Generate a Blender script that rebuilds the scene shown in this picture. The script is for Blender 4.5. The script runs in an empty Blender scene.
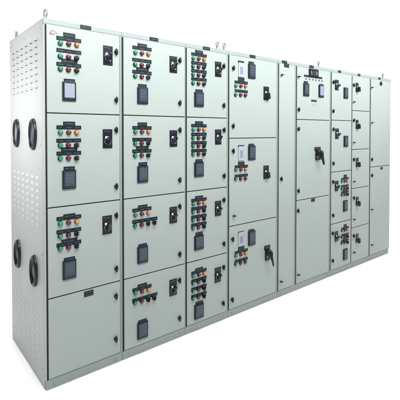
import bpy, bmesh, math, random
from mathutils import Vector, Matrix
random.seed(4)
scene = bpy.context.scene
COL = scene.collection
R = math.radians
H, DEPTH, LEN = 2.2, 0.785, 4.262

# positions on the front of the board in metres: (kind, x, z, ...)
COLS = [(0.0165, 0.484), (0.5155, 1.02), (1.043, 1.447), (1.478, 2.062), (2.101, 2.325), (2.365, 2.91), (2.952, 3.342), (3.3585, 3.733), (3.7655, 4.245)]
ROWS = [
    [0.066, 0.5455, 1.0858, 1.6477, 2.166],
    [0.066, 0.5455, 1.0858, 1.6477, 2.166],
    [0.066, 0.5455, 1.0858, 1.6477, 2.166],
    [0.066, 0.756, 1.484, 2.166],
    [0.066, 2.166],
    [0.066, 0.873, 1.657, 2.166],
    [0.066, 0.555, 1.11, 1.661, 2.166],
    [0.066, 0.455, 0.9, 1.339, 1.777, 2.166],
    [0.066, 1.118, 2.166],
]
ITEMS = {
    (0, 0): [
        ('nameplate', 0.266, 0.518, 0.062, 0.034),
        ('latch', 0.452, 0.452),
        ('latch', 0.45, 0.167),
    ],
    (0, 1): [
        ('nameplate', 0.145, 1.024, 0.074, 0.027),
        ('strip', 0.143, 1.014, 0.152, 0.024),
        ('lamp', 0.089, 0.985, 'g'),
        ('lamp', 0.139, 0.985, 'r'),
        ('lamp', 0.19, 0.985, 'o'),
        ('strip', 0.142, 0.935, 0.152, 0.024),
        ('button', 0.088, 0.91, 'g'),
        ('button', 0.138, 0.909, 'r'),
        ('selector', 0.188, 0.909),
        ('nameplate', 0.144, 0.872, 0.098, 0.028),
        ('strip', 0.142, 0.856, 0.152, 0.024),
        ('button', 0.088, 0.836, 'g'),
        ('button', 0.138, 0.834, 'r'),
        ('selector', 0.188, 0.833),
        ('nameplate', 0.144, 0.76, 0.068, 0.024),
        ('meter', 0.142, 0.698, 0.083, 0.115, 0),
        ('rotary', 0.393, 0.933, 0.066, 0.12, 20, 0),
        ('latch', 0.456, 0.987),
        ('latch', 0.455, 0.634),
    ],
    (0, 2): [
        ('nameplate', 0.147, 1.585, 0.074, 0.027),
        ('strip', 0.146, 1.563, 0.152, 0.024),
        ('lamp', 0.093, 1.533, 'g'),
        ('lamp', 0.143, 1.532, 'r'),
        ('lamp', 0.193, 1.532, 'o'),
        ('strip', 0.145, 1.484, 0.152, 0.024),
        ('button', 0.092, 1.456, 'g'),
        ('button', 0.141, 1.455, 'r'),
        ('selector', 0.191, 1.454),
        ('nameplate', 0.146, 1.429, 0.098, 0.028),
        ('strip', 0.145, 1.407, 0.152, 0.024),
        ('button', 0.091, 1.379, 'g'),
        ('button', 0.141, 1.377, 'r'),
        ('selector', 0.191, 1.375),
        ('nameplate', 0.146, 1.314, 0.068, 0.024),
        ('meter', 0.144, 1.247, 0.083, 0.115, 0),
        ('rotary', 0.398, 1.492, 0.066, 0.123, 20, 0),
        ('latch', 0.458, 1.549),
        ('latch', 0.457, 1.178),
    ],
    (0, 3): [
        ('nameplate', 0.151, 2.12, 0.074, 0.027),
        ('strip', 0.149, 2.095, 0.152, 0.024),
        ('lamp', 0.096, 2.066, 'g'),
        ('lamp', 0.146, 2.067, 'r'),
        ('lamp', 0.196, 2.068, 'o'),
        ('strip', 0.149, 2.023, 0.152, 0.024),
        ('button', 0.095, 1.987, 'g'),
        ('button', 0.145, 1.987, 'r'),
        ('selector', 0.194, 1.987),
        ('nameplate', 0.151, 1.962, 0.098, 0.028),
        ('strip', 0.148, 1.941, 0.152, 0.024),
        ('button', 0.095, 1.913, 'g'),
        ('button', 0.144, 1.912, 'r'),
        ('selector', 0.194, 1.911),
        ('nameplate', 0.15, 1.845, 0.068, 0.024),
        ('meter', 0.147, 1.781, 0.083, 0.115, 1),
        ('rotary', 0.403, 2.029, 0.066, 0.125, 20, 0),
        ('latch', 0.46, 2.058),
        ('latch', 0.459, 1.745),
    ],
    (1, 0): [
        ('nameplate', 0.653, 0.473, 0.074, 0.026),
        ('strip', 0.652, 0.456, 0.152, 0.024),
        ('lamp', 0.598, 0.435, 'g'),
        ('lamp', 0.649, 0.433, 'r'),
        ('lamp', 0.701, 0.431, 'o'),
        ('strip', 0.675, 0.384, 0.202, 0.024),
        ('button', 0.596, 0.369, 'g'),
        ('button', 0.647, 0.366, 'r'),
        ('selector', 0.698, 0.364),
        ('selector', 0.747, 0.362),
        ('nameplate', 0.653, 0.223, 0.068, 0.024),
        ('meter', 0.653, 0.163, 0.083, 0.115, 0),
        ('rotary', 0.913, 0.395, 0.066, 0.12, 35, 0),
        ('latch', 0.968, 0.435),
        ('latch', 0.968, 0.151),
    ],
    (1, 1): [
        ('nameplate', 0.658, 1.019, 0.074, 0.026),
        ('strip', 0.653, 1.002, 0.152, 0.024),
        ('lamp', 0.599, 0.971, 'g'),
        ('lamp', 0.65, 0.972, 'r'),
        ('lamp', 0.702, 0.972, 'o'),
        ('strip', 0.677, 0.924, 0.202, 0.024),
        ('button', 0.598, 0.896, 'g'),
        ('button', 0.649, 0.896, 'r'),
        ('selector', 0.699, 0.897),
        ('selector', 0.75, 0.897),
        ('nameplate', 0.657, 0.751, 0.068, 0.024),
        ('meter', 0.655, 0.688, 0.083, 0.115, 0),
        ('rotary', 0.915, 0.928, 0.066, 0.12, 35, 0),
        ('latch', 0.97, 0.985),
        ('latch', 0.97, 0.629),
    ],
    (1, 2): [
        ('nameplate', 0.657, 1.588, 0.074, 0.027),
        ('strip', 0.655, 1.564, 0.152, 0.024),
        ('lamp', 0.601, 1.537, 'g'),
        ('lamp', 0.652, 1.537, 'r'),
        ('lamp', 0.704, 1.537, 'o'),
        ('strip', 0.655, 1.484, 0.152, 0.024),
        ('button', 0.6, 1.458, 'g'),
        ('button', 0.65, 1.457, 'r'),
        ('selector', 0.701, 1.457),
        ('nameplate', 0.656, 1.425, 0.098, 0.028),
        ('strip', 0.654, 1.405, 0.152, 0.024),
        ('button', 0.599, 1.377, 'g'),
        ('button', 0.65, 1.375, 'r'),
        ('selector', 0.701, 1.373),
        ('nameplate', 0.66, 1.315, 0.068, 0.024),
        ('meter', 0.657, 1.245, 0.083, 0.115, 0),
        ('rotary', 0.917, 1.488, 0.066, 0.12, 35, 0),
        ('latch', 0.972, 1.55),
        ('latch', 0.971, 1.181),
    ],
    (1, 3): [
        ('nameplate', 0.658, 2.127, 0.074, 0.027),
        ('strip', 0.657, 2.108, 0.152, 0.024),
        ('lamp', 0.603, 2.073, 'g'),
        ('lamp', 0.653, 2.074, 'r'),
        ('lamp', 0.705, 2.075, 'o'),
        ('strip', 0.656, 2.025, 0.152, 0.024),
        ('button', 0.601, 1.993, 'g'),
        ('button', 0.652, 1.993, 'r'),
        ('selector', 0.702, 1.993),
        ('nameplate', 0.659, 1.964, 0.098, 0.028),
        ('strip', 0.656, 1.944, 0.152, 0.024),
        ('button', 0.601, 1.915, 'g'),
        ('button', 0.652, 1.914, 'r'),
        ('selector', 0.702, 1.913),
        ('nameplate', 0.658, 1.852, 0.068, 0.024),
        ('meter', 0.658, 1.785, 0.083, 0.115, 0),
        ('rotary', 0.917, 2.026, 0.066, 0.12, 35, 0),
        ('latch', 0.972, 2.062),
        ('latch', 0.972, 1.749),
    ],
    (2, 0): [
        ('nameplate', 1.158, 0.474, 0.078, 0.026),
        ('strip', 1.158, 0.458, 0.152, 0.024),
        ('lamp', 1.1, 0.435, 'g'),
        ('lamp', 1.152, 0.434, 'r'),
        ('lamp', 1.206, 0.433, 'o'),
        ('strip', 1.158, 0.396, 0.152, 0.024),
        ('button', 1.098, 0.38, 'g'),
        ('button', 1.15, 0.378, 'r'),
        ('selector', 1.202, 0.377),
        ('strip', 1.158, 0.334, 0.152, 0.024),
        ('button', 1.098, 0.321, 'g'),
        ('button', 1.15, 0.319, 'r'),
        ('selector', 1.202, 0.317),
        ('strip', 1.158, 0.277, 0.152, 0.024),
        ('button', 1.098, 0.263, 'g'),
        ('button', 1.15, 0.26, 'r'),
        ('selector', 1.202, 0.257),
        ('nameplate', 1.158, 0.214, 0.07, 0.024),
        ('meter', 1.155, 0.151, 0.09, 0.112, 0),
        ('rotary', 1.351, 0.387, 0.066, 0.12, 40, 0),
        ('latch', 1.41, 0.436),
        ('latch', 1.407, 0.142),
    ],
    (2, 1): [
        ('nameplate', 1.158, 1.031, 0.078, 0.026),
        ('strip', 1.158, 1.014, 0.152, 0.024),
        ('lamp', 1.1, 0.987, 'g'),
        ('lamp', 1.151, 0.987, 'r'),
        ('lamp', 1.205, 0.987, 'o'),
        ('strip', 1.158, 0.95, 0.152, 0.024),
        ('button', 1.098, 0.926, 'g'),
        ('button', 1.15, 0.926, 'r'),
        ('selector', 1.202, 0.926),
        ('strip', 1.158, 0.886, 0.152, 0.024),
        ('button', 1.098, 0.864, 'g'),
        ('button', 1.15, 0.862, 'r'),
        ('selector', 1.202, 0.862),
        ('strip', 1.158, 0.825, 0.152, 0.024),
        ('button', 1.098, 0.804, 'g'),
        ('button', 1.15, 0.802, 'r'),
        ('selector', 1.202, 0.801),
        ('nameplate', 1.158, 0.752, 0.07, 0.024),
        ('meter', 1.155, 0.684, 0.09, 0.112, 0),
        ('rotary', 1.353, 0.923, 0.066, 0.12, 40, 0),
        ('latch', 1.412, 0.985),
        ('latch', 1.413, 0.627),
    ],
    (2, 2): [
        ('nameplate', 1.158, 1.605, 0.078, 0.026),
        ('strip', 1.158, 1.584, 0.152, 0.024),
        ('lamp', 1.1, 1.554, 'g'),
        ('lamp', 1.151, 1.554, 'r'),
        ('lamp', 1.205, 1.554, 'o'),
        ('strip', 1.158, 1.518, 0.152, 0.024),
        ('button', 1.098, 1.49, 'g'),
        ('button', 1.15, 1.49, 'r'),
        ('selector', 1.202, 1.489),
        ('strip', 1.158, 1.453, 0.152, 0.024),
        ('button', 1.098, 1.43, 'g'),
        ('button', 1.15, 1.429, 'r'),
        ('selector', 1.202, 1.427),
        ('strip', 1.158, 1.393, 0.152, 0.024),
        ('button', 1.098, 1.368, 'g'),
        ('button', 1.15, 1.366, 'r'),
        ('selector', 1.202, 1.364),
        ('nameplate', 1.158, 1.314, 0.07, 0.024),
        ('meter', 1.155, 1.248, 0.09, 0.112, 0),
        ('rotary', 1.354, 1.496, 0.066, 0.12, 40, 0),
        ('latch', 1.413, 1.552),
        ('latch', 1.414, 1.18),
    ],
    (2, 3): [
        ('nameplate', 1.158, 2.147, 0.078, 0.026),
        ('strip', 1.158, 2.125, 0.152, 0.024),
        ('lamp', 1.1, 2.092, 'g'),
        ('lamp', 1.151, 2.094, 'r'),
        ('lamp', 1.205, 2.095, 'o'),
        ('strip', 1.158, 2.061, 0.152, 0.024),
        ('button', 1.098, 2.032, 'g'),
        ('button', 1.15, 2.033, 'r'),
        ('selector', 1.202, 2.033),
        ('strip', 1.158, 2.0, 0.152, 0.024),
        ('button', 1.098, 1.97, 'g'),
        ('button', 1.15, 1.97, 'r'),
        ('selector', 1.202, 1.97),
        ('strip', 1.158, 1.938, 0.152, 0.024),
        ('button', 1.098, 1.906, 'g'),
        ('button', 1.15, 1.906, 'r'),
        ('selector', 1.202, 1.905),
        ('nameplate', 1.158, 1.85, 0.07, 0.024),
        ('meter', 1.155, 1.785, 0.09, 0.112, 0),
        ('rotary', 1.353, 2.035, 0.066, 0.12, 40, 0),
        ('latch', 1.409, 2.066),
        ('latch', 1.41, 1.749),
    ],
    (3, 0): [
        ('display', 1.614, 0.631, 0.066, 0.12),
        ('nameplate', 1.614, 0.685, 0.07, 0.022),
        ('meter', 1.741, 0.619, 0.086, 0.125, 0),
        ('nameplate', 1.737, 0.685, 0.066, 0.02),
        ('nameplate', 1.616, 0.549, 0.074, 0.034),
        ('strip', 1.618, 0.527, 0.155, 0.024),
        ('lamp', 1.551, 0.502, 'g'),
        ('lamp', 1.608, 0.501, 'r'),
        ('lamp', 1.664, 0.5, 'o'),
        ('strip', 1.618, 0.453, 0.155, 0.024),
        ('button', 1.549, 0.432, 'g'),
        ('button', 1.606, 0.43, 'r'),
        ('button', 1.662, 0.428, 'r'),
        ('handle', 1.942, 0.452, 0.075, 0.13),
        ('latch', 1.512, 0.647),
        ('latch', 1.509, 0.143),
    ],
    (3, 1): [
        ('display', 1.612, 1.356, 0.066, 0.12),
        ('nameplate', 1.611, 1.414, 0.07, 0.022),
        ('meter', 1.738, 1.357, 0.086, 0.125, 0),
        ('nameplate', 1.735, 1.425, 0.066, 0.02),
        ('nameplate', 1.614, 1.27, 0.074, 0.034),
        ('strip', 1.615, 1.245, 0.155, 0.024),
        ('lamp', 1.549, 1.223, 'g'),
        ('lamp', 1.606, 1.22, 'r'),
        ('lamp', 1.662, 1.218, 'o'),
        ('strip', 1.616, 1.169, 0.155, 0.024),
        ('button', 1.547, 1.147, 'g'),
        ('button', 1.604, 1.143, 'r'),
        ('button', 1.66, 1.14, 'r'),
        ('rotary', 1.925, 1.177, 0.07, 0.12, -12, 1),
        ('latch', 1.516, 1.379),
        ('key', 1.522, 0.841),
    ],
    (3, 2): [
        ('display', 1.61, 2.055, 0.066, 0.12),
        ('nameplate', 1.609, 2.12, 0.07, 0.022),
        ('meter', 1.736, 2.056, 0.086, 0.125, 0),
        ('nameplate', 1.732, 2.129, 0.066, 0.02),
        ('nameplate', 1.612, 1.978, 0.074, 0.034),
        ('strip', 1.613, 1.951, 0.155, 0.024),
        ('lamp', 1.547, 1.918, 'g'),
        ('lamp', 1.604, 1.92, 'r'),
        ('lamp', 1.66, 1.922, 'o'),
        ('strip', 1.614, 1.878, 0.155, 0.024),
        ('button', 1.545, 1.844, 'g'),
        ('button', 1.602, 1.845, 'r'),
        ('button', 1.658, 1.846, 'r'),
        ('rotary', 1.924, 1.879, 0.07, 0.12, -12, 1),
        ('latch', 1.517, 2.061),
        ('latch', 1.515, 1.585),
    ],
    (4, 0): [
        ('nameplate', 2.205, 2.156, 0.07, 0.036),
        ('key', 2.126, 2.06),
        ('latch', 2.129, 1.102),
        ('key', 2.126, 0.148),
    ],
    (5, 0): [
        ('nameplate', 2.63, 0.851, 0.06, 0.034),
        ('latch', 2.381, 0.774),
        ('key', 2.383, 0.152),
    ],
    (5, 1): [
        ('handle', 2.699, 1.318, 0.1, 0.13),
        ('latch', 2.381, 1.565),
        ('latch', 2.383, 0.967),
    ],
    (5, 2): [
        ('panelmeter', 2.623, 2.124, 0.155, 0.078),
        ('strip', 2.622, 2.086, 0.305, 0.02),
        ('dot', 2.501, 2.059),
        ('dot', 2.556, 2.06),
        ('dot', 2.612, 2.06),
        ('dot', 2.664, 2.06),
        ('dot', 2.717, 2.06),
        ('dot', 2.77, 2.059),
        ('nameplate', 2.5, 2.023, 0.064, 0.022),
        ('meter', 2.502, 1.95, 0.088, 0.125, 0),
        ('meter', 2.753, 1.951, 0.084, 0.125, 2),
        ('nameplate', 2.759, 2.02, 0.07, 0.012),
        ('nameplate', 2.636, 1.849, 0.09, 0.018),
        ('label', 2.64, 1.812, 0.085, 0.02),
        ('key', 2.377, 2.067),
        ('latch', 2.383, 1.752),
    ],
    (6, 0): [
        ('nameplate', 3.227, 0.503, 0.06, 0.03),
        ('strip', 3.224, 0.477, 0.15, 0.024),
        ('lamp', 3.158, 0.458, 'g'),
        ('lamp', 3.21, 0.455, 'r'),
        ('lamp', 3.261, 0.453, 'o'),
        ('nameplate', 3.225, 0.359, 0.09, 0.024),
        ('strip', 3.225, 0.405, 0.15, 0.024),
        ('button', 3.156, 0.387, 'g'),
        ('button', 3.208, 0.384, 'r'),
        ('selector', 3.255, 0.382),
        ('strip', 3.225, 0.34, 0.15, 0.024),
        ('button', 3.156, 0.322, 'g'),
        ('button', 3.208, 0.319, 'r'),
        ('selector', 3.256, 0.316),
        ('meter', 3.227, 0.187, 0.08, 0.12, 0),
        ('rotary', 3.053, 0.413, 0.066, 0.11, 60, 0),
        ('latch', 2.975, 0.459),
        ('latch', 2.978, 0.165),
    ],
    (6, 1): [
        ('nameplate', 3.22, 1.052, 0.06, 0.03),
        ('strip', 3.217, 1.024, 0.15, 0.024),
        ('lamp', 3.151, 0.999, 'g'),
        ('lamp', 3.203, 0.997, 'r'),
        ('lamp', 3.254, 0.995, 'o'),
        ('nameplate', 3.218, 0.895, 0.09, 0.024),
        ('strip', 3.218, 0.944, 0.15, 0.024),
        ('button', 3.149, 0.919, 'g'),
        ('button', 3.201, 0.916, 'r'),
        ('selector', 3.248, 0.915),
        ('strip', 3.219, 0.876, 0.15, 0.024),
        ('button', 3.15, 0.853, 'g'),
        ('button', 3.202, 0.85, 'r'),
        ('selector', 3.249, 0.848),
        ('meter', 3.221, 0.724, 0.08, 0.12, 0),
        ('rotary', 3.051, 0.957, 0.066, 0.11, 60, 0),
        ('latch', 2.976, 1.007),
        ('latch', 2.98, 0.65),
    ],
    (6, 2): [
        ('latch', 2.977, 1.564),
        ('latch', 2.978, 1.203),
        ('rotary', 3.052, 1.518, 0.066, 0.11, 60, 0),
        ('meter', 3.222, 1.434, 0.08, 0.12, 0),
    ],
    (6, 3): [
        ('latch', 2.972, 2.062),
        ('latch', 2.971, 1.757),
        ('rotary', 3.042, 2.037, 0.066, 0.11, 60, 0),
        ('meter', 3.215, 1.962, 0.08, 0.12, 0),
    ],
    (7, 0): [
        ('rotary', 3.477, 0.32, 0.055, 0.105, -12, 1),
        ('latch', 3.397, 0.362),
        ('key', 3.4, 0.174),
    ],
    (7, 1): [
        ('rotary', 3.471, 0.745, 0.055, 0.105, -12, 1),
        ('latch', 3.391, 0.793),
        ('key', 3.395, 0.549),
    ],
    (7, 2): [
        ('rotary', 3.465, 1.19, 0.055, 0.105, -12, 1),
        ('latch', 3.385, 1.227),
        ('key', 3.389, 0.979),
    ],
    (7, 3): [
        ('rotary', 3.458, 1.622, 0.055, 0.105, -12, 1),
        ('latch', 3.379, 1.667),
        ('key', 3.382, 1.418),
    ],
    (7, 4): [
        ('rotary', 3.452, 2.04, 0.055, 0.105, -12, 1),
        ('latch', 3.374, 2.061),
        ('key', 3.376, 1.872),
    ],
    (8, 0): [
        ('nameplate', 4.037, 1.09, 0.055, 0.028),
        ('latch', 3.793, 1.019),
        ('key', 3.794, 0.613),
        ('key', 3.799, 0.187),
    ],
    (8, 1): [
        ('boss', 3.999, 2.126),
        ('key', 3.766, 2.061),
        ('key', 3.78, 1.646),
        ('latch', 3.787, 1.21),
    ],
}
HEADER_PLATES = [(0.255, 2.186), (0.753, 2.192), (1.233, 2.201), (1.75, 2.2), (2.175, 2.198), (2.594, 2.203), (3.096, 2.201), (3.493, 2.195), (3.968, 2.193)]
CAM_LOC = [-0.73636, -2.35984, 1.53549]
CAM_ROT = [[0.778213, 0.011476, -0.627896], [-0.628001, 0.01444, -0.778079], [0.000138, 0.99983, 0.018444]]
FOCAL = 35.4234
SHIFT_Y = -0.15179


# ---------------------------------------------------------------- materials
def principled(name, col, rough=0.5, metal=0.0, spec=0.5, bump=0.0, bscale=300.0, coat=0.0, var=0.0, vscale=3.0, emit=None):
    m = bpy.data.materials.new(name); m.use_nodes = True
    nt = m.node_tree; b = nt.nodes['Principled BSDF']
    b.inputs['Base Color'].default_value = (*col, 1)
    b.inputs['Roughness'].default_value = rough
    b.inputs['Metallic'].default_value = metal
    b.inputs['Specular IOR Level'].default_value = spec
    b.inputs['Coat Weight'].default_value = coat
    tc = nt.nodes.new('ShaderNodeTexCoord')
    if bump:
        n = nt.nodes.new('ShaderNodeTexNoise'); n.inputs['Scale'].default_value = bscale
        n.inputs['Detail'].default_value = 3
        nt.links.new(tc.outputs['Object'], n.inputs['Vector'])
        bp = nt.nodes.new('ShaderNodeBump'); bp.inputs['Strength'].default_value = bump
        bp.inputs['Distance'].default_value = 0.001
        nt.links.new(n.outputs['Fac'], bp.inputs['Height'])
        # slow sheet-metal waviness
        n2 = nt.nodes.new('ShaderNodeTexNoise'); n2.inputs['Scale'].default_value = 2.6
        n2.inputs['Detail'].default_value = 1
        nt.links.new(tc.outputs['Object'], n2.inputs['Vector'])
        b2 = nt.nodes.new('ShaderNodeBump'); b2.inputs['Strength'].default_value = 0.35
        b2.inputs['Distance'].default_value = 0.006
        nt.links.new(n2.outputs['Fac'], b2.inputs['Height'])
        nt.links.new(bp.outputs['Normal'], b2.inputs['Normal'])
        nt.links.new(b2.outputs['Normal'], b.inputs['Normal'])
    if var:
        n = nt.nodes.new('ShaderNodeTexNoise'); n.inputs['Scale'].default_value = vscale
        n.inputs['Detail'].default_value = 6
        nt.links.new(tc.outputs['Object'], n.inputs['Vector'])
        r = nt.nodes.new('ShaderNodeMapRange')
        r.inputs['To Min'].default_value = 1 - var; r.inputs['To Max'].default_value = 1 + var
        nt.links.new(n.outputs['Fac'], r.inputs['Value'])
        v = nt.nodes.new('ShaderNodeVectorMath'); v.operation = 'SCALE'
        v.inputs[0].default_value = col
        nt.links.new(r.outputs['Result'], v.inputs['Scale'])
        nt.links.new(v.outputs['Vector'], b.inputs['Base Color'])
        r2 = nt.nodes.new('ShaderNodeMapRange')
        r2.inputs['To Min'].default_value = rough - 0.10; r2.inputs['To Max'].default_value = rough + 0.12
        nt.links.new(n.outputs['Fac'], r2.inputs['Value'])
        nt.links.new(r2.outputs['Result'], b.inputs['Roughness'])
    if emit:
        b.inputs['Emission Color'].default_value = (*emit[0], 1); b.inputs['Emission Strength'].default_value = emit[1]
    return m

M = {
    'door':  principled('door_paint', (0.322, 0.370, 0.352), 0.38, bump=0.12, bscale=420, var=0.03, vscale=2.0, spec=0.4),
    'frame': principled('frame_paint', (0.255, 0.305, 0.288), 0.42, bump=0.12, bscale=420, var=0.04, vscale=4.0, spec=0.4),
    'side':  principled('side_paint', (0.345, 0.366, 0.354), 0.40, bump=0.12, bscale=420, var=0.03, vscale=2.0, spec=0.4),
    'rubber': principled('gasket_rubber', (0.012, 0.019, 0.018), 0.6, spec=0.2),
    'black': principled('black_plastic', (0.006, 0.009, 0.012), 0.36, spec=0.35, var=0.2, vscale=60),
    'gloss': principled('gloss_black', (0.008, 0.010, 0.016), 0.15, spec=0.6, coat=0.1),
    'plate': principled('engraved_plate', (0.007, 0.014, 0.020), 0.45, spec=0.25),
    'engrave': principled('engraving', (0.13, 0.17, 0.20), 0.6),
    'white': principled('white_mark', (0.75, 0.78, 0.8), 0.5),
    'bezel': principled('meter_bezel', (0.012, 0.021, 0.030), 0.35, spec=0.35),
    'glass': principled('meter_glass', (0.040, 0.058, 0.078), 0.3, spec=0.3, coat=0.1),
    'digit': principled('display_digit', (0.22, 0.25, 0.27), 0.5),
    'lcd': principled('meter_lcd', (0.058, 0.078, 0.098), 0.3, spec=0.3),
    'post': principled('post_tone', (0.215, 0.258, 0.243), 0.45, bump=0.12, bscale=420, var=0.04, vscale=4.0, spec=0.35),  # posts between doors toned darker than the doors
    'glareface': principled('meter_face_reflection', (0.26, 0.285, 0.35), 0.3, spec=0.3),  # pale reflection on the glass put into the face colour
    'lilac': principled('lilac_meter_face', (0.21, 0.235, 0.33), 0.3, spec=0.3),
    'steel': principled('galvanised_steel', (0.28, 0.30, 0.31), 0.55, metal=0.5),
    'g': principled('green_lens', (0.010, 0.20, 0.115), 0.25, spec=0.5, coat=0.4),
    'r': principled('red_lens', (0.13, 0.010, 0.020), 0.25, spec=0.5, coat=0.4),
    'o': principled('orange_lens', (0.62, 0.17, 0.035), 0.3, spec=0.5, coat=0.4),
    'filter': principled('slot_brightness', (0.53, 0.55, 0.54), 0.8, spec=0.2),  # pale colour stands in for brightness seen through the open slots
    'fascia': principled('fascia_paint', (0.262, 0.308, 0.295), 0.42, bump=0.12, bscale=420, var=0.03, vscale=2.0, spec=0.3),
    'hole': principled('dark_interior', (0.035, 0.04, 0.045), 0.7),
    'gland': principled('gland_rubber', (0.007, 0.009, 0.014), 0.36, spec=0.4, coat=0.0),
    'glandin': principled('gland_membrane', (0.035, 0.042, 0.058), 0.4, spec=0.4),
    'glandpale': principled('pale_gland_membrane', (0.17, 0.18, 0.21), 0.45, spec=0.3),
    'logo_red': principled('emblem_red', (0.30, 0.03, 0.08), 0.4),
    'logo_grey': principled('emblem_grey', (0.30, 0.28, 0.33), 0.4),
    'card': principled('display_card', (0.33, 0.36, 0.42), 0.4),
    'cardink': principled('display_ink', (0.16, 0.19, 0.27), 0.4),
    'floor': principled('white_studio_floor', (0.93, 0.93, 0.93), 0.7, spec=0.1, var=0.01),
}

# ---------------------------------------------------------------- mesh builder
class MB:
    def __init__(s): s.bm = bmesh.new(); s.mats = []
    def mi(s, m):
        if m not in s.mats: s.mats.append(m)
        return s.mats.index(m)
    def _fin(s, faces, m, smooth=False):
        i = s.mi(m)
        for f in faces: f.material_index = i; f.smooth = smooth
    def box(s, x0, x1, y0, y1, z0, z1, m, bev=0.0, seg=2, rot=None, piv=None):
        old = set(s.bm.faces)
        r = bmesh.ops.create_cube(s.bm, size=1)
        vs = r['verts']
        for v in vs:
            v.co = Vector(((x0+x1)/2 + v.co.x*(x1-x0), (y0+y1)/2 + v.co.y*(y1-y0), (z0+z1)/2 + v.co.z*(z1-z0)))
        fs = set(f for v in vs for f in v.link_faces)
        if bev:
            es = list(set(e for v in vs for e in v.link_edges))
            bmesh.ops.bevel(s.bm, geom=es, offset=bev, segments=seg, profile=0.7, affect='EDGES', clamp_overlap=True)
            fs = set(s.bm.faces) - old
        vs = list(set(v for f in fs for v in f.verts))
        if rot is not None:
            bmesh.ops.rotate(s.bm, verts=vs, cent=Vector(piv or ((x0+x1)/2, (y0+y1)/2, (z0+z1)/2)), matrix=rot)
        s._fin(fs, m); return vs
    def lathe(s, prof, m, axis='y', n=24, c=(0, 0, 0), sx=1.0, sz=1.0, mats=None):
        # prof: list of (radius, height) ; height runs along -axis (outward)
        rings = []
        c = Vector(c)
        for r, h in prof:
            ring = []
            for k in range(n):
                a = 2*math.pi*k/n
                u, w = r*math.cos(a)*sx, r*math.sin(a)*sz
                if axis == 'y': p = Vector((u, -h, w))
                elif axis == 'x': p = Vector((-h, u, w))
                else: p = Vector((u, w, h))
                ring.append(s.bm.verts.new(c + p))
            rings.append(ring)
        for i in range(len(rings)-1):
            mm = mats[i] if mats else m
            fs = []
            for k in range(n):
                a, b = rings[i], rings[i+1]
                try: fs.append(s.bm.faces.new((a[k], a[(k+1) % n], b[(k+1) % n], b[k])))
                except ValueError: pass
            s._fin(fs, mm, True)
        f = s.bm.faces.new(rings[-1]); s._fin([f], mats[-1] if mats else m, True)
    def tube(s, pts, r, m, n=10):
        rings = []
        for i, p in enumerate(pts):
            p = Vector(p)
            d = (Vector(pts[min(i+1, len(pts)-1)]) - Vector(pts[max(i-1, 0)])).normalized()
            up = Vector((0, 1, 0)) if abs(d.y) < 0.9 else Vector((1, 0, 0))
            a = d.cross(up).normalized(); b = d.cross(a).normalized()
            rr = r[i] if isinstance(r, (list, tuple)) else r
            rings.append([s.bm.verts.new(p + a*rr*math.cos(2*math.pi*k/n) + b*rr*math.sin(2*math.pi*k/n)) for k in range(n)])
        fs = []
        for i in range(len(rings)-1):
            for k in range(n):
                fs.append(s.bm.faces.new((rings[i][k], rings[i][(k+1) % n], rings[i+1][(k+1) % n], rings[i+1][k])))
        fs.append(s.bm.faces.new(rings[0])); fs.append(s.bm.faces.new(rings[-1]))
        s._fin(fs, m, True)
    def build(s, name, parent=None, loc=(0, 0, 0), label=None):
        bmesh.ops.recalc_face_normals(s.bm, faces=s.bm.faces)
        me = bpy.data.meshes.new(name); s.bm.to_mesh(me); s.bm.free()
        for m in s.mats: me.materials.append(M[m])
        o = bpy.data.objects.new(name, me); COL.objects.link(o)
        o.parent = parent; o.location = loc
        if label: o['label'] = label
        return o

# ---------------------------------------------------------------- root
board = bpy.data.objects.new('switchboard', None); COL.objects.link(board)
board.empty_display_size = 0.3
board['label'] = 'long grey green steel electrical switchboard of nine tall sections standing on a white floor'
board['category'] = 'switchboard'

# ---------------------------------------------------------------- carcass, header, posts, plinth
FY = 0.004      # face of the posts behind the door faces
b = MB()
b.box(0.004, LEN-0.004, 0.022, DEPTH-0.004, 0.060, H-0.006, 'side')
b.build('enclosure', board)

ZB, ZT = 0.066, 2.166
b = MB()
edges = [0.0] + [c[0]-0.0115 for c in COLS[1:]] + [LEN]
for i in range(9):                       # header fascia, one length per section
    x0, x1 = edges[i], edges[i+1]-0.0015
    b.box(x0, x1, 0.001, 0.0215, ZT+0.004, H, 'fascia', bev=0.0025)
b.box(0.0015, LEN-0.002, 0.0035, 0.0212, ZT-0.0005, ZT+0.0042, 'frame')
b.build('header_fascia', board)
b = MB()
b.box(0.0, LEN, 0.024, DEPTH, H-0.0055, H+0.002, 'side', bev=0.002)
b.build('roof', board)

b = MB()
for i, (x0, x1) in enumerate(COLS):
    g0 = x0-0.0115 if i else x0-0.0095
    pl = (COLS[i-1][1]+0.003) if i else 0.0
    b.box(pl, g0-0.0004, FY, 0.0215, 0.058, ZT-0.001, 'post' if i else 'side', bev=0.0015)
b.box(COLS[-1][1]+0.003, LEN, FY, 0.0215, 0.058, ZT-0.001, 'door', bev=0.004)
for i, (x0, x1) in enumerate(COLS):
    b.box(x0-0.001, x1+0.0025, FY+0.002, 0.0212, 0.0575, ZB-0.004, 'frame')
b.build('front_frame', board)

b = MB()
for i, (x0, x1) in enumerate(COLS):
    w = 0.0115 if i else 0.0095
    if i in (7,): w = 0.006
    b.box(x0-w, x0-0.0005, FY+0.0015, 0.021, ZB-0.004, ZT-0.0012, 'rubber')
    b.box(x1+0.0002, x1+0.003, FY+0.006, 0.020, ZB-0.004, ZT-0.0012, 'rubber')
    for z in ROWS[i][1:-1]:
        b.box(x0-0.0004, x1, FY-0.0005, 0.0205, z-0.0032, z+0.0036, 'rubber')
b.build('door_gasket', board)

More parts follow.
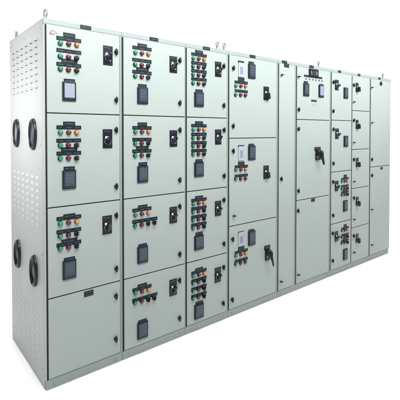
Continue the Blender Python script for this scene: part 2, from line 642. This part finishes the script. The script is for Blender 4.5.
b = MB()                                  # plinth, front and sides, slightly set back
for i in range(9):
    x0, x1 = (edges[i] if i else 0.004), (edges[i+1]-0.002 if i < 8 else LEN-0.02)
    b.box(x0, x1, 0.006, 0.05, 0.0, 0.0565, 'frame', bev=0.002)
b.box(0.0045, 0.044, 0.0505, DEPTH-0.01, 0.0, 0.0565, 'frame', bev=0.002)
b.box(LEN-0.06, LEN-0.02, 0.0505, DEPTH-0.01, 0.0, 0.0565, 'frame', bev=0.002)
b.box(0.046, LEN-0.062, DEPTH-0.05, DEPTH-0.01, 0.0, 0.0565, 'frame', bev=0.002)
for i in range(9):                        # fixing bolts
    for x in (edges[i]+0.05, edges[i+1]-0.05):
        b.lathe([(0.007, 0), (0.007, 0.003), (0.004, 0.0045)], 'frame', c=(x, 0.006, 0.028), n=6)
b.build('plinth', board)

# ---------------------------------------------------------------- side panels with louvres and cable glands
LY = [0.143, 0.2485, 0.354, 0.4595, 0.565, 0.6705]
def side_panel(x, sgn, full):
    b = MB()
    xa, xb = (x, x+0.0035) if sgn < 0 else (x-0.0035, x)
    b.box(xa, xb, 0.034, DEPTH-0.006, 0.003, H-0.006, 'side', bev=0.0012)
    # corner post strip ahead of the panel
    b.box(xa+0.0008*(-sgn), xb, 0.0222, 0.0325, 0.003, H-0.006, 'side')
    for y, z in [(0.06, 2.15), (0.06, 0.11), (0.06, 0.80), (0.06, 1.46), (0.72, 2.15), (0.72, 0.11), (0.40, 2.15)]:
        b.lathe([(0.006, 0), (0.0058, 0.0015), (0.004, 0.003)], 'steel', axis='x', c=(x, y, z), n=12, )
    for z0 in (2.10, 1.256, 0.402):
        for r in range(8):
            for y in LY:
                (hood if z0 > 2 else slot)(b, x, sgn, y + random.uniform(-.0005, .0005), z0 - 0.0412*r)
    o = b.build('side_panel', board)
    return o
def hood(b, x, sgn, y, z, w=0.028, h=0.019, d=0.0095):
    # pressed louvre: closed at the top, open along its lower edge
    n, k = 9, 4
    rows = []
    for j in range(k+1):
        t = j/k
        zz = z + h*0.5 - h*t
        out = d*math.sin(t*math.pi/2)
        row = []
        for i in range(n+1):
            u = -1 + 2*i/n
            ww = w*(0.35+0.65*math.sqrt(max(0, 1-(1-t)**2)))
            prof = max(0.0, 1-u**4)
            row.append(b.bm.verts.new(Vector((x + sgn*(out*prof+0.0002), y + u*ww, zz + 0.25*h*(t)*(u*u)*0.6))))
        rows.append(row)
    fs = []
    for j in range(k):
        for i in range(n):
            fs.append(b.bm.faces.new((rows[j][i], rows[j][i+1], rows[j+1][i+1], rows[j+1][i])))
    b._fin(fs, 'side', True)
    low = [b.bm.verts.new(Vector((x + sgn*0.0003, v.co.y, v.co.z+0.0005))) for v in rows[-1]]
    fs = [b.bm.faces.new((rows[-1][i], rows[-1][i+1], low[i+1], low[i])) for i in range(n)]
    b._fin(fs, 'hole')
def slot(b, x, sgn, y, z, w=0.029, h=0.0100):
    # round-ended vent slot, pale disc painted for brightness through the opening, thin pressed rim
    n = 20
    def ring(k, out): return [b.bm.verts.new(Vector((x + sgn*out, y + w*k*abs(math.cos(a))**0.8*math.copysign(1, math.cos(a)), z + (h + (k-1)*w)*math.sin(a)))) for a in [2*math.pi*i/n for i in range(n)]]
    r0, r1, r2 = ring(1.06, 0.0001), ring(1.0, 0.0014), ring(0.93, 0.0007)
    for a, c, m in ((r0, r1, 'side'), (r1, r2, 'side')):
        b._fin([b.bm.faces.new((a[i], a[(i+1) % n], c[(i+1) % n], c[i])) for i in range(n)], m, True)
    b._fin([b.bm.faces.new(r2)], 'filter')
sp = side_panel(0.0, -1, True)
sp['label'] = 'louvred end panel with four round black cable glands'
side_panel(LEN, 1, False)

for (y, z, inner) in [(0.203, 1.521, 'glandin'), (0.586, 1.527, 'glandpale'), (0.205, 0.664, 'gland'), (0.586, 0.680, 'gland')]:
    b = MB()
    pr = [(0.099, -0.001), (0.099, 0.008), (0.095, 0.016), (0.089, 0.020), (0.083, 0.020), (0.079, 0.016), (0.077, 0.006), (0.066, 0.004), (0.044, 0.006), (0.040, 0.010), (0.020, 0.011)]
    b.lathe(pr, 'gland', axis='x', n=48, sx=0.62, c=(0, y, z), mats=['gland']*6+[inner]*4)
    b.build('cable_gland', sp)

# ---------------------------------------------------------------- eyebolts
def eyebolt(x, y, ang=0, s=1.0):
    b = MB()
    b.lathe([(0.020*s, 0), (0.020*s, 0.010), (0.011*s, 0.014), (0.009*s, 0.030)], 'steel', axis='z', n=16, c=(0, 0, 0))
    pts = [(0.021*s*math.sin(a), 0, 0.048*s - 0.021*s*math.cos(a)) for a in [2*math.pi*k/20 for k in range(21)]]
    b.tube(pts, 0.0055*s, 'steel')
    o = b.build('lifting_eyebolt', board, (x, y, H+0.002)); o.rotation_euler.z = ang
for x, y, a in [(0.03, 0.06, R(100)), (0.03, DEPTH-0.07, R(60)), (1.385, 0.045, R(20)), (1.46, 0.045, R(20)), (2.785, 0.05, R(15)), (4.15, 0.05, R(10))]:
    eyebolt(x, y, a, 0.92)

# ---------------------------------------------------------------- engraved text strokes (too small to read in the photograph)
def strokes(b, x0, x1, z, h, y, n, mat='engrave', seed=0):
    rr = random.Random(seed)
    step = (x1-x0)/n
    for i in range(n):
        if rr.random() < 0.15: continue
        cx = x0 + step*(i+.5); w = step*rr.uniform(0.35, 0.7); hh = h*rr.uniform(0.35, 0.6)
        b.box(cx-w/2, cx+w/2, y-0.0003, y+0.0005, z-hh/2, z+hh/2, mat)

# ---------------------------------------------------------------- door furniture
CACHE = {}
def put(key, maker, name, parent, x, z, label=None):
    if key not in CACHE:
        o = maker().build(name, parent, (x, 0, z)); CACHE[key] = o.data
    else:
        o = bpy.data.objects.new(name, CACHE[key]); COL.objects.link(o); o.parent = parent; o.location = (x, 0, z)
    if label: o['label'] = label
    j = {'legend_strip': 0.5, 'nameplate': 0.8, 'digital_meter': 0.35, 'rotary_switch': 0.4, 'selector_switch': 9, 'door_latch': 5, 'door_lock': 12}.get(name, 0)
    o.rotation_euler.y = R(random.uniform(-j, j))
    return o
def mk_plate(w, h, t, rows, n, seed):
    def f():
        b = MB(); b.box(-w/2, w/2, -t, 0.001, -h/2, h/2, 'plate', bev=0.0008, seg=1)
        for k in range(rows):
            z = 0 if rows == 1 else (h*0.22 - k*h*0.44)
            strokes(b, -w*0.38, w*0.38, z, 0.0062, -t, n, 'engrave', seed+k)
        return b
    return f
def mk_strip(w, h, seed):
    def f():
        b = MB(); b.box(-w/2, w/2, -0.0022, 0.001, -h/2, h/2, 'plate', bev=0.0006, seg=1)
        m = max(3, round(w/0.052))
        for k in range(m):
            cx = -w/2 + w*(k+.5)/m
            strokes(b, cx-0.016, cx+0.016, -0.001, 0.0065, -0.0022, 6, 'engrave', seed+k)
            if k: b.box(-w/2+w*k/m-0.0004, -w/2+w*k/m+0.0004, -0.0026, -0.0018, -h*0.42, h*0.42, 'rubber')
        return b
    return f
def mk_lamp(c):
    def f():
        b = MB()
        b.lathe([(0.0155, -0.001), (0.0155, 0.004), (0.0135, 0.006)], 'black', n=24)
        b.lathe([(0.0130, 0.0055), (0.0130, 0.014), (0.0118, 0.0185), (0.008, 0.0215), (0.003, 0.0225)], c, n=24)
        return b
    return f
def mk_button(c):
    def f():
        b = MB()
        b.lathe([(0.0160, -0.001), (0.0160, 0.005), (0.0145, 0.011), (0.0130, 0.0112), (0.0128, 0.009)], 'black', n=24)
        b.lathe([(0.0124, 0.0088), (0.0124, 0.0155), (0.0110, 0.0175), (0.004, 0.0168)], c, n=24)
        return b
    return f
def mk_selector():
    b = MB()
    b.lathe([(0.0160, -0.001), (0.0160, 0.006), (0.0145, 0.012), (0.010, 0.013)], 'black', n=24)
    b.box(-0.0045, 0.0045, -0.028, -0.012, -0.014, 0.014, 'black', bev=0.002, rot=Matrix.Rotation(R(35), 3, 'Y'), piv=(0, 0, 0))
    b.box(-0.0008, 0.0008, -0.0285, -0.0275, 0.002, 0.012, 'white', rot=Matrix.Rotation(R(35), 3, 'Y'), piv=(0, 0, 0))
    return b
def mk_meter(w, h, kind):
    face = {0: 'glass', 1: 'glareface', 2: 'lilac'}[kind]
    def f():
        b = MB()
        b.box(-w/2, w/2, -0.010, 0.001, -h/2, h/2, 'bezel', bev=0.003)
        t = 0.006
        b.box(-w/2+t, w/2-t, -0.0145, -0.009, -h/2+t, h/2-t, 'bezel', bev=0.002)
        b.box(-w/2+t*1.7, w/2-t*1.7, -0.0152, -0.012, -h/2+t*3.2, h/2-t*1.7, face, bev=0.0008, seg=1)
        ink = 'cardink' if kind else 'engrave'
        # display rows, keys
        if kind == 0:
            for k in range(3):
                b.box(-w*0.27, w*0.27, -0.0157, -0.0150, h*(0.25-0.17*k)-0.007, h*(0.25-0.17*k)+0.007, 'lcd')
        for k in range(4):
            b.box(-w*0.30+k*w*0.175, -w*0.30+k*w*0.175+w*0.08, -0.0155, -0.014, -h/2+t*1.4, -h/2+t*2.3, 'glass')
        return b
    return f
def mk_rotary(w, h, ang, big):
    def f():
        b = MB()
        b.box(-w/2, w/2, -0.004, 0.001, -h/2, h/2, 'black', bev=0.002)
        strokes(b, -w*0.36, w*0.36, h*0.39, 0.007, -0.004, 7, 'engrave', 5)
        zc = -h*0.10
        r = w*0.46
        b.lathe([(r, 0.0035), (r, 0.009), (r*0.9, 0.012), (r*0.55, 0.013)], 'gloss', n=32, c=(0, 0, zc))
        # pale position marks and arc round the dial
        b.box(-w*0.32, -w*0.32+w*0.20, -0.0134, -0.0122, zc+r*0.50, zc+r*0.50+w*0.20, 'white')
        if not big:
            pts = [(r*0.78*math.cos(a), -0.0122, zc+r*0.78*math.sin(a)) for a in [R(150+12*k) for k in range(10)]]
            b.tube(pts, 0.0013, 'engrave', 6)
            b.box(w*0.10, w*0.19, -0.0134, -0.0122, zc-r*0.80, zc-r*0.80+w*0.09, 'white')
        rm = Matrix.Rotation(R(ang), 3, 'Y')
        if big:
            b.lathe([(0.021, 0.012), (0.020, 0.022), (0.012, 0.024)], 'black', n=24, c=(0, 0, zc))
            b.box(-0.015, 0.015, -0.038, -0.020, zc-0.040, zc+0.014, 'black', bev=0.006, rot=rm, piv=(0, 0, zc))
        else:
            b.lathe([(0.014, 0.012), (0.013, 0.020), (0.008, 0.021)], 'black', n=24, c=(0, 0, zc))
            b.box(-0.0075, 0.0075, -0.036, -0.018, zc-0.026, zc+0.026, 'gloss', bev=0.003, rot=rm, piv=(0, 0, zc))
        return b
    return f
def mk_latch():
    b = MB()
    b.lathe([(0.0125, -0.001), (0.0125, 0.007), (0.010, 0.010), (0.009, 0.012)], 'black', n=20)
    b.lathe([(0.0160, 0.009), (0.0170, 0.012), (0.0145, 0.018), (0.008, 0.021)], 'black', n=24, sx=0.55, sz=1.35)
    return b
def mk_key():
    b = MB()
    b.lathe([(0.012, -0.001), (0.012, 0.004), (0.008, 0.006)], 'steel', n=20)
    b.lathe([(0.0085, 0.005), (0.0085, 0.016), (0.006, 0.019)], 'black', n=16)
    b.box(-0.003, 0.016, -0.026, -0.015, -0.004, 0.004, 'black', bev=0.0015)
    return b
def mk_handle(w, h):
    def f():
        b = MB()
        b.box(-w/2, w/2, -0.006, 0.001, h*0.22, h/2, 'black', bev=0.002)
        b.box(-w*0.36, w*0.40, -0.016, 0.001, -h/2, h*0.22-0.001, 'black', bev=0.004)
        b.lathe([(w*0.30, 0.015), (w*0.29, 0.034), (w*0.2, 0.038)], 'black', n=28, c=(w*0.05, 0, h*0.05))
        strokes(b, -w*0.36, w*0.36, h*0.38, 0.009, -0.006, 6, 'engrave', 8)
        b.box(-w*0.30, -w*0.12, -0.0168, -0.0155, -h*0.36, -h*0.18, 'engrave')
        # long lever hanging from the hub
        L = h*0.98
        pts = [(w*0.05, -0.036, h*0.20), (w*0.06, -0.046, h*0.06), (w*0.10, -0.052, -h*0.30), (w*0.20, -0.058, -h*0.62), (w*0.26, -0.060, -h*0.86)]
        b.tube(pts, [w*0.20, w*0.21, w*0.155, w*0.115, w*0.085], 'black', 14)
        return b
    return f
def mk_display(w, h):
    def f():
        b = MB()
        b.box(-w/2, w/2, -0.006, 0.001, -h/2, h/2, 'card', bev=0.003)
        b.box(-w*0.26, w*0.30, -0.0068, -0.005, -h*0.30, h*0.22, 'lilac', bev=0.0005, seg=1)
        for k in range(4):
            strokes(b, -w*0.20, w*0.24, h*(0.15-0.11*k), 0.006, -0.0070, 4, 'cardink', 50+k)
        return b
    return f
def mk_panelmeter(w, h):
    def f():
        b = MB()
        b.box(-w/2, w/2, -0.009, 0.001, -h/2, h/2, 'black', bev=0.003)
        b.box(-w*0.40, w*0.42, -0.0105, -0.008, -h*0.34, h*0.36, 'gloss', bev=0.0008, seg=1)
        s = 0.005
        for cx, segs in ((-0.26, 'acdefg'), (0.02, 'bdf'), (0.27, 'abcdefg')):
            x = cx*w; hw, hh = 0.013, 0.017
            y0, y1 = -0.0112, -0.010
            g = {'a': (x-hw+s, x+hw-s, hh-s, hh), 'd': (x-hw+s, x+hw-s, -hh, -hh+s), 'g': (x-hw+s, x+hw-s, -s/2, s/2),
                 'f': (x-hw, x-hw+s, s/2, hh), 'e': (x-hw, x-hw+s, -hh, -s/2), 'b': (x+hw-s, x+hw, s/2, hh), 'c': (x+hw-s, x+hw, -hh, -s/2)}
            for q in segs:
                a = g[q]; b.box(a[0], a[1], y0, y1, a[2], a[3], 'digit')
        return b
    return f
def mk_dot():
    b = MB(); b.lathe([(0.011, -0.001), (0.011, 0.004), (0.008, 0.006)], 'steel', n=18)
    b.lathe([(0.0055, 0.0055), (0.005, 0.009), (0.002, 0.010)], 'black', n=14)
    return b
def mk_label(w, h):
    def f():
        b = MB(); b.box(-w/2, w/2, -0.0015, 0.001, -h/2, h/2, 'card')
        strokes(b, -w*0.42, w*0.42, h*0.18, 0.006, -0.0015, 9, 'cardink', 71)
        strokes(b, -w*0.42, w*0.42, -h*0.25, 0.006, -0.0015, 9, 'cardink', 72)
        return b
    return f
def mk_boss():
    b = MB(); b.lathe([(0.026, -0.001), (0.026, 0.006), (0.020, 0.010), (0.008, 0.011)], 'plate', n=28)
    return b

CN = {'g': 'green', 'r': 'red', 'o': 'orange'}
def furnish(door, it, ox, oz, seed):
    k, x, z = it[0], it[1]-ox, it[2]-oz
    v = seed % 3
    if k == 'nameplate':
        w, h = it[3], it[4]
        rows = 2 if h > 0.03 else 1
        put(('np', w, h, v), mk_plate(w, h, 0.0032, rows, max(4, round(w/0.009)), 10*v), 'nameplate', door, x, z)
    elif k == 'strip':
        put(('st', it[3], v), mk_strip(it[3], it[4], 7*v), 'legend_strip', door, x, z)
    elif k == 'lamp': put(('l', it[3]), mk_lamp(it[3]), 'indicator_lamp', door, x, z, CN[it[3]]+' indicator lamp')
    elif k == 'button': put(('b', it[3]), mk_button(it[3]), 'push_button', door, x, z, CN[it[3]]+' push button')
    elif k == 'selector': put('s', mk_selector, 'selector_switch', door, x, z)
    elif k == 'meter':
        put(('m',)+it[3:], mk_meter(*it[3:]), 'digital_meter', door, x, z, {1: 'meter with a pale reflection painted on its face', 2: 'meter with a lilac face'}.get(it[5]))
    elif k == 'rotary': put(('r',)+it[3:], mk_rotary(*it[3:]), 'rotary_switch', door, x, z)
    elif k == 'latch': put('w', mk_latch, 'door_latch', door, x, z)
    elif k == 'key': put('k', mk_key, 'door_lock', door, x, z)
    elif k == 'handle': put(('h',)+it[3:], mk_handle(*it[3:]), 'breaker_handle', door, x, z)
    elif k == 'display': put(('d',)+it[3:], mk_display(*it[3:]), 'relay_window', door, x, z)
    elif k == 'panelmeter': put('pm', mk_panelmeter(*it[3:]), 'digital_display', door, x, z)
    elif k == 'dot': put('dot', mk_dot, 'indicator_lamp', door, x, z)
    elif k == 'label': put('lab', mk_label(*it[3:]), 'printed_label', door, x, z)
    elif k == 'boss': put('boss', mk_boss, 'round_plug', door, x, z)

for i, (x0, x1) in enumerate(COLS):
    zs = ROWS[i]
    for r in range(len(zs)-1):
        z0 = zs[r] + (0.0037 if r else 0); z1 = zs[r+1] - (0.0033 if r < len(zs)-2 else 0.001)
        b = MB(); w, h = x1-x0, z1-z0
        b.box(0, w, 0, 0.019, 0, h, 'door', bev=0.0022, seg=2)
        d = b.build('door', board, (x0, random.uniform(-0.0008, 0.0006), z0))
        n = random.randint(0, 9)
        its = ITEMS[i, r]
        if not any(t[0] in ('meter', 'rotary', 'handle') for t in its): d['label'] = 'plain blank door'
        elif any(t[0] == 'handle' for t in its): d['label'] = 'door with a long black breaker lever'
        for q, it in enumerate(its): furnish(d, it, x0, z0, n+q)
        if (i, r) == (0, 3):              # small maker's emblem at the door's top left corner
            b = MB()
            for (xa, za, xb, zb, m) in [(0, 0, .014, .022, 'logo_red'), (.014, .022, .026, .022, 'logo_grey'), (.0, .0, .022, -.002, 'logo_red'), (.022, -.002, .036, .014, 'logo_grey'), (.026, .022, .044, .006, 'logo_grey')]:
                b.tube([(xa, -0.0008, za), (xb, -0.0008, zb)], 0.0021, m, 6)
            strokes(b, 0.0, 0.05, -0.010, 0.005, -0.0002, 7, 'logo_grey', 3)
            b.build('emblem', d, (0.018, 0, h-0.052))

HP = [((0.07 if j < 6 else 0.055), x) for j, (x, z) in enumerate(HEADER_PLATES)]
for j, (w, x) in enumerate(HP):
    put2 = mk_plate(w, 0.024, 0.003, 1, 7, 90+j)()
    put2.build('nameplate', board, (x, 0.001, 2.1855))

# ---------------------------------------------------------------- floor
b = MB()
f = [b.bm.verts.new(p) for p in ((-16, -16, 0), (20, -16, 0), (20, 20, 0), (-16, 20, 0))]
b._fin([b.bm.faces.new(f)], 'floor')
fl = b.build('floor'); fl['kind'] = 'structure'
fl['label'] = 'plain white studio floor'

# ---------------------------------------------------------------- light: white studio, softboxes in front of and beside the board, added lamp overhead
w = bpy.data.worlds.new('World'); scene.world = w; w.use_nodes = True
nt = w.node_tree; bg = nt.nodes['Background']
tc = nt.nodes.new('ShaderNodeTexCoord'); dot = nt.nodes.new('ShaderNodeVectorMath'); dot.operation = 'DOT_PRODUCT'
dot.inputs[1].default_value = (0.58, 0.81, 0)      # white towards the view; dimmed out of frame to cut light on the board
nt.links.new(tc.outputs['Generated'], dot.inputs[0])
mr = nt.nodes.new('ShaderNodeMapRange'); mr.interpolation_type = 'SMOOTHSTEP'
mr.inputs['From Min'].default_value = -0.15; mr.inputs['From Max'].default_value = 0.5
mr.inputs['To Min'].default_value = 0.10; mr.inputs['To Max'].default_value = 1.03
nt.links.new(dot.outputs['Value'], mr.inputs['Value'])
nt.links.new(mr.outputs['Result'], bg.inputs['Strength'])
bg.inputs['Color'].default_value = (1, 1, 1, 1)

def softbox(name, loc, target, sx, sy, power):
    l = bpy.data.lights.new(name, 'AREA'); l.shape = 'RECTANGLE'; l.size = sx; l.size_y = sy; l.energy = power
    l.color = (1, 1, 1)
    o = bpy.data.objects.new(name, l); COL.objects.link(o); o.location = loc
    o.rotation_euler = (Vector(target)-Vector(loc)).to_track_quat('-Z', 'Y').to_euler()
    return o
softbox('front_softbox', (1.75, -1.8, 3.3), (1.75, 0.0, 2.0), 6.6, 0.7, 89); bpy.data.objects['front_softbox'].data.spread = R(86)
softbox('side_softbox', (-1.5, 0.5, 1.80), (0, 0.4, 1.70), 0.8, 0.4, 6.0); bpy.data.objects['side_softbox'].data.spread = R(64)

o = softbox('added_floor_fill', (2, 2, 20), (2, 2, 0), 46, 46, 4600); o.data.spread = R(24)  # added unseen lamp, there only to lift the floor to pure white

# ---------------------------------------------------------------- camera
cam = bpy.data.cameras.new('camera'); co = bpy.data.objects.new('camera', cam); COL.objects.link(co)
m = Matrix(CAM_ROT).to_4x4(); m.translation = Vector(CAM_LOC); co.matrix_world = m
cam.sensor_width = 36; cam.lens = FOCAL; cam.shift_y = SHIFT_Y; cam.clip_end = 500; cam.clip_start = 0.05
scene.camera = co
scene.render.engine = 'CYCLES'
scene.view_settings.view_transform = 'Standard'; scene.view_settings.look = 'None'
scene.view_settings.exposure = 0.09; scene.view_settings.gamma = 1
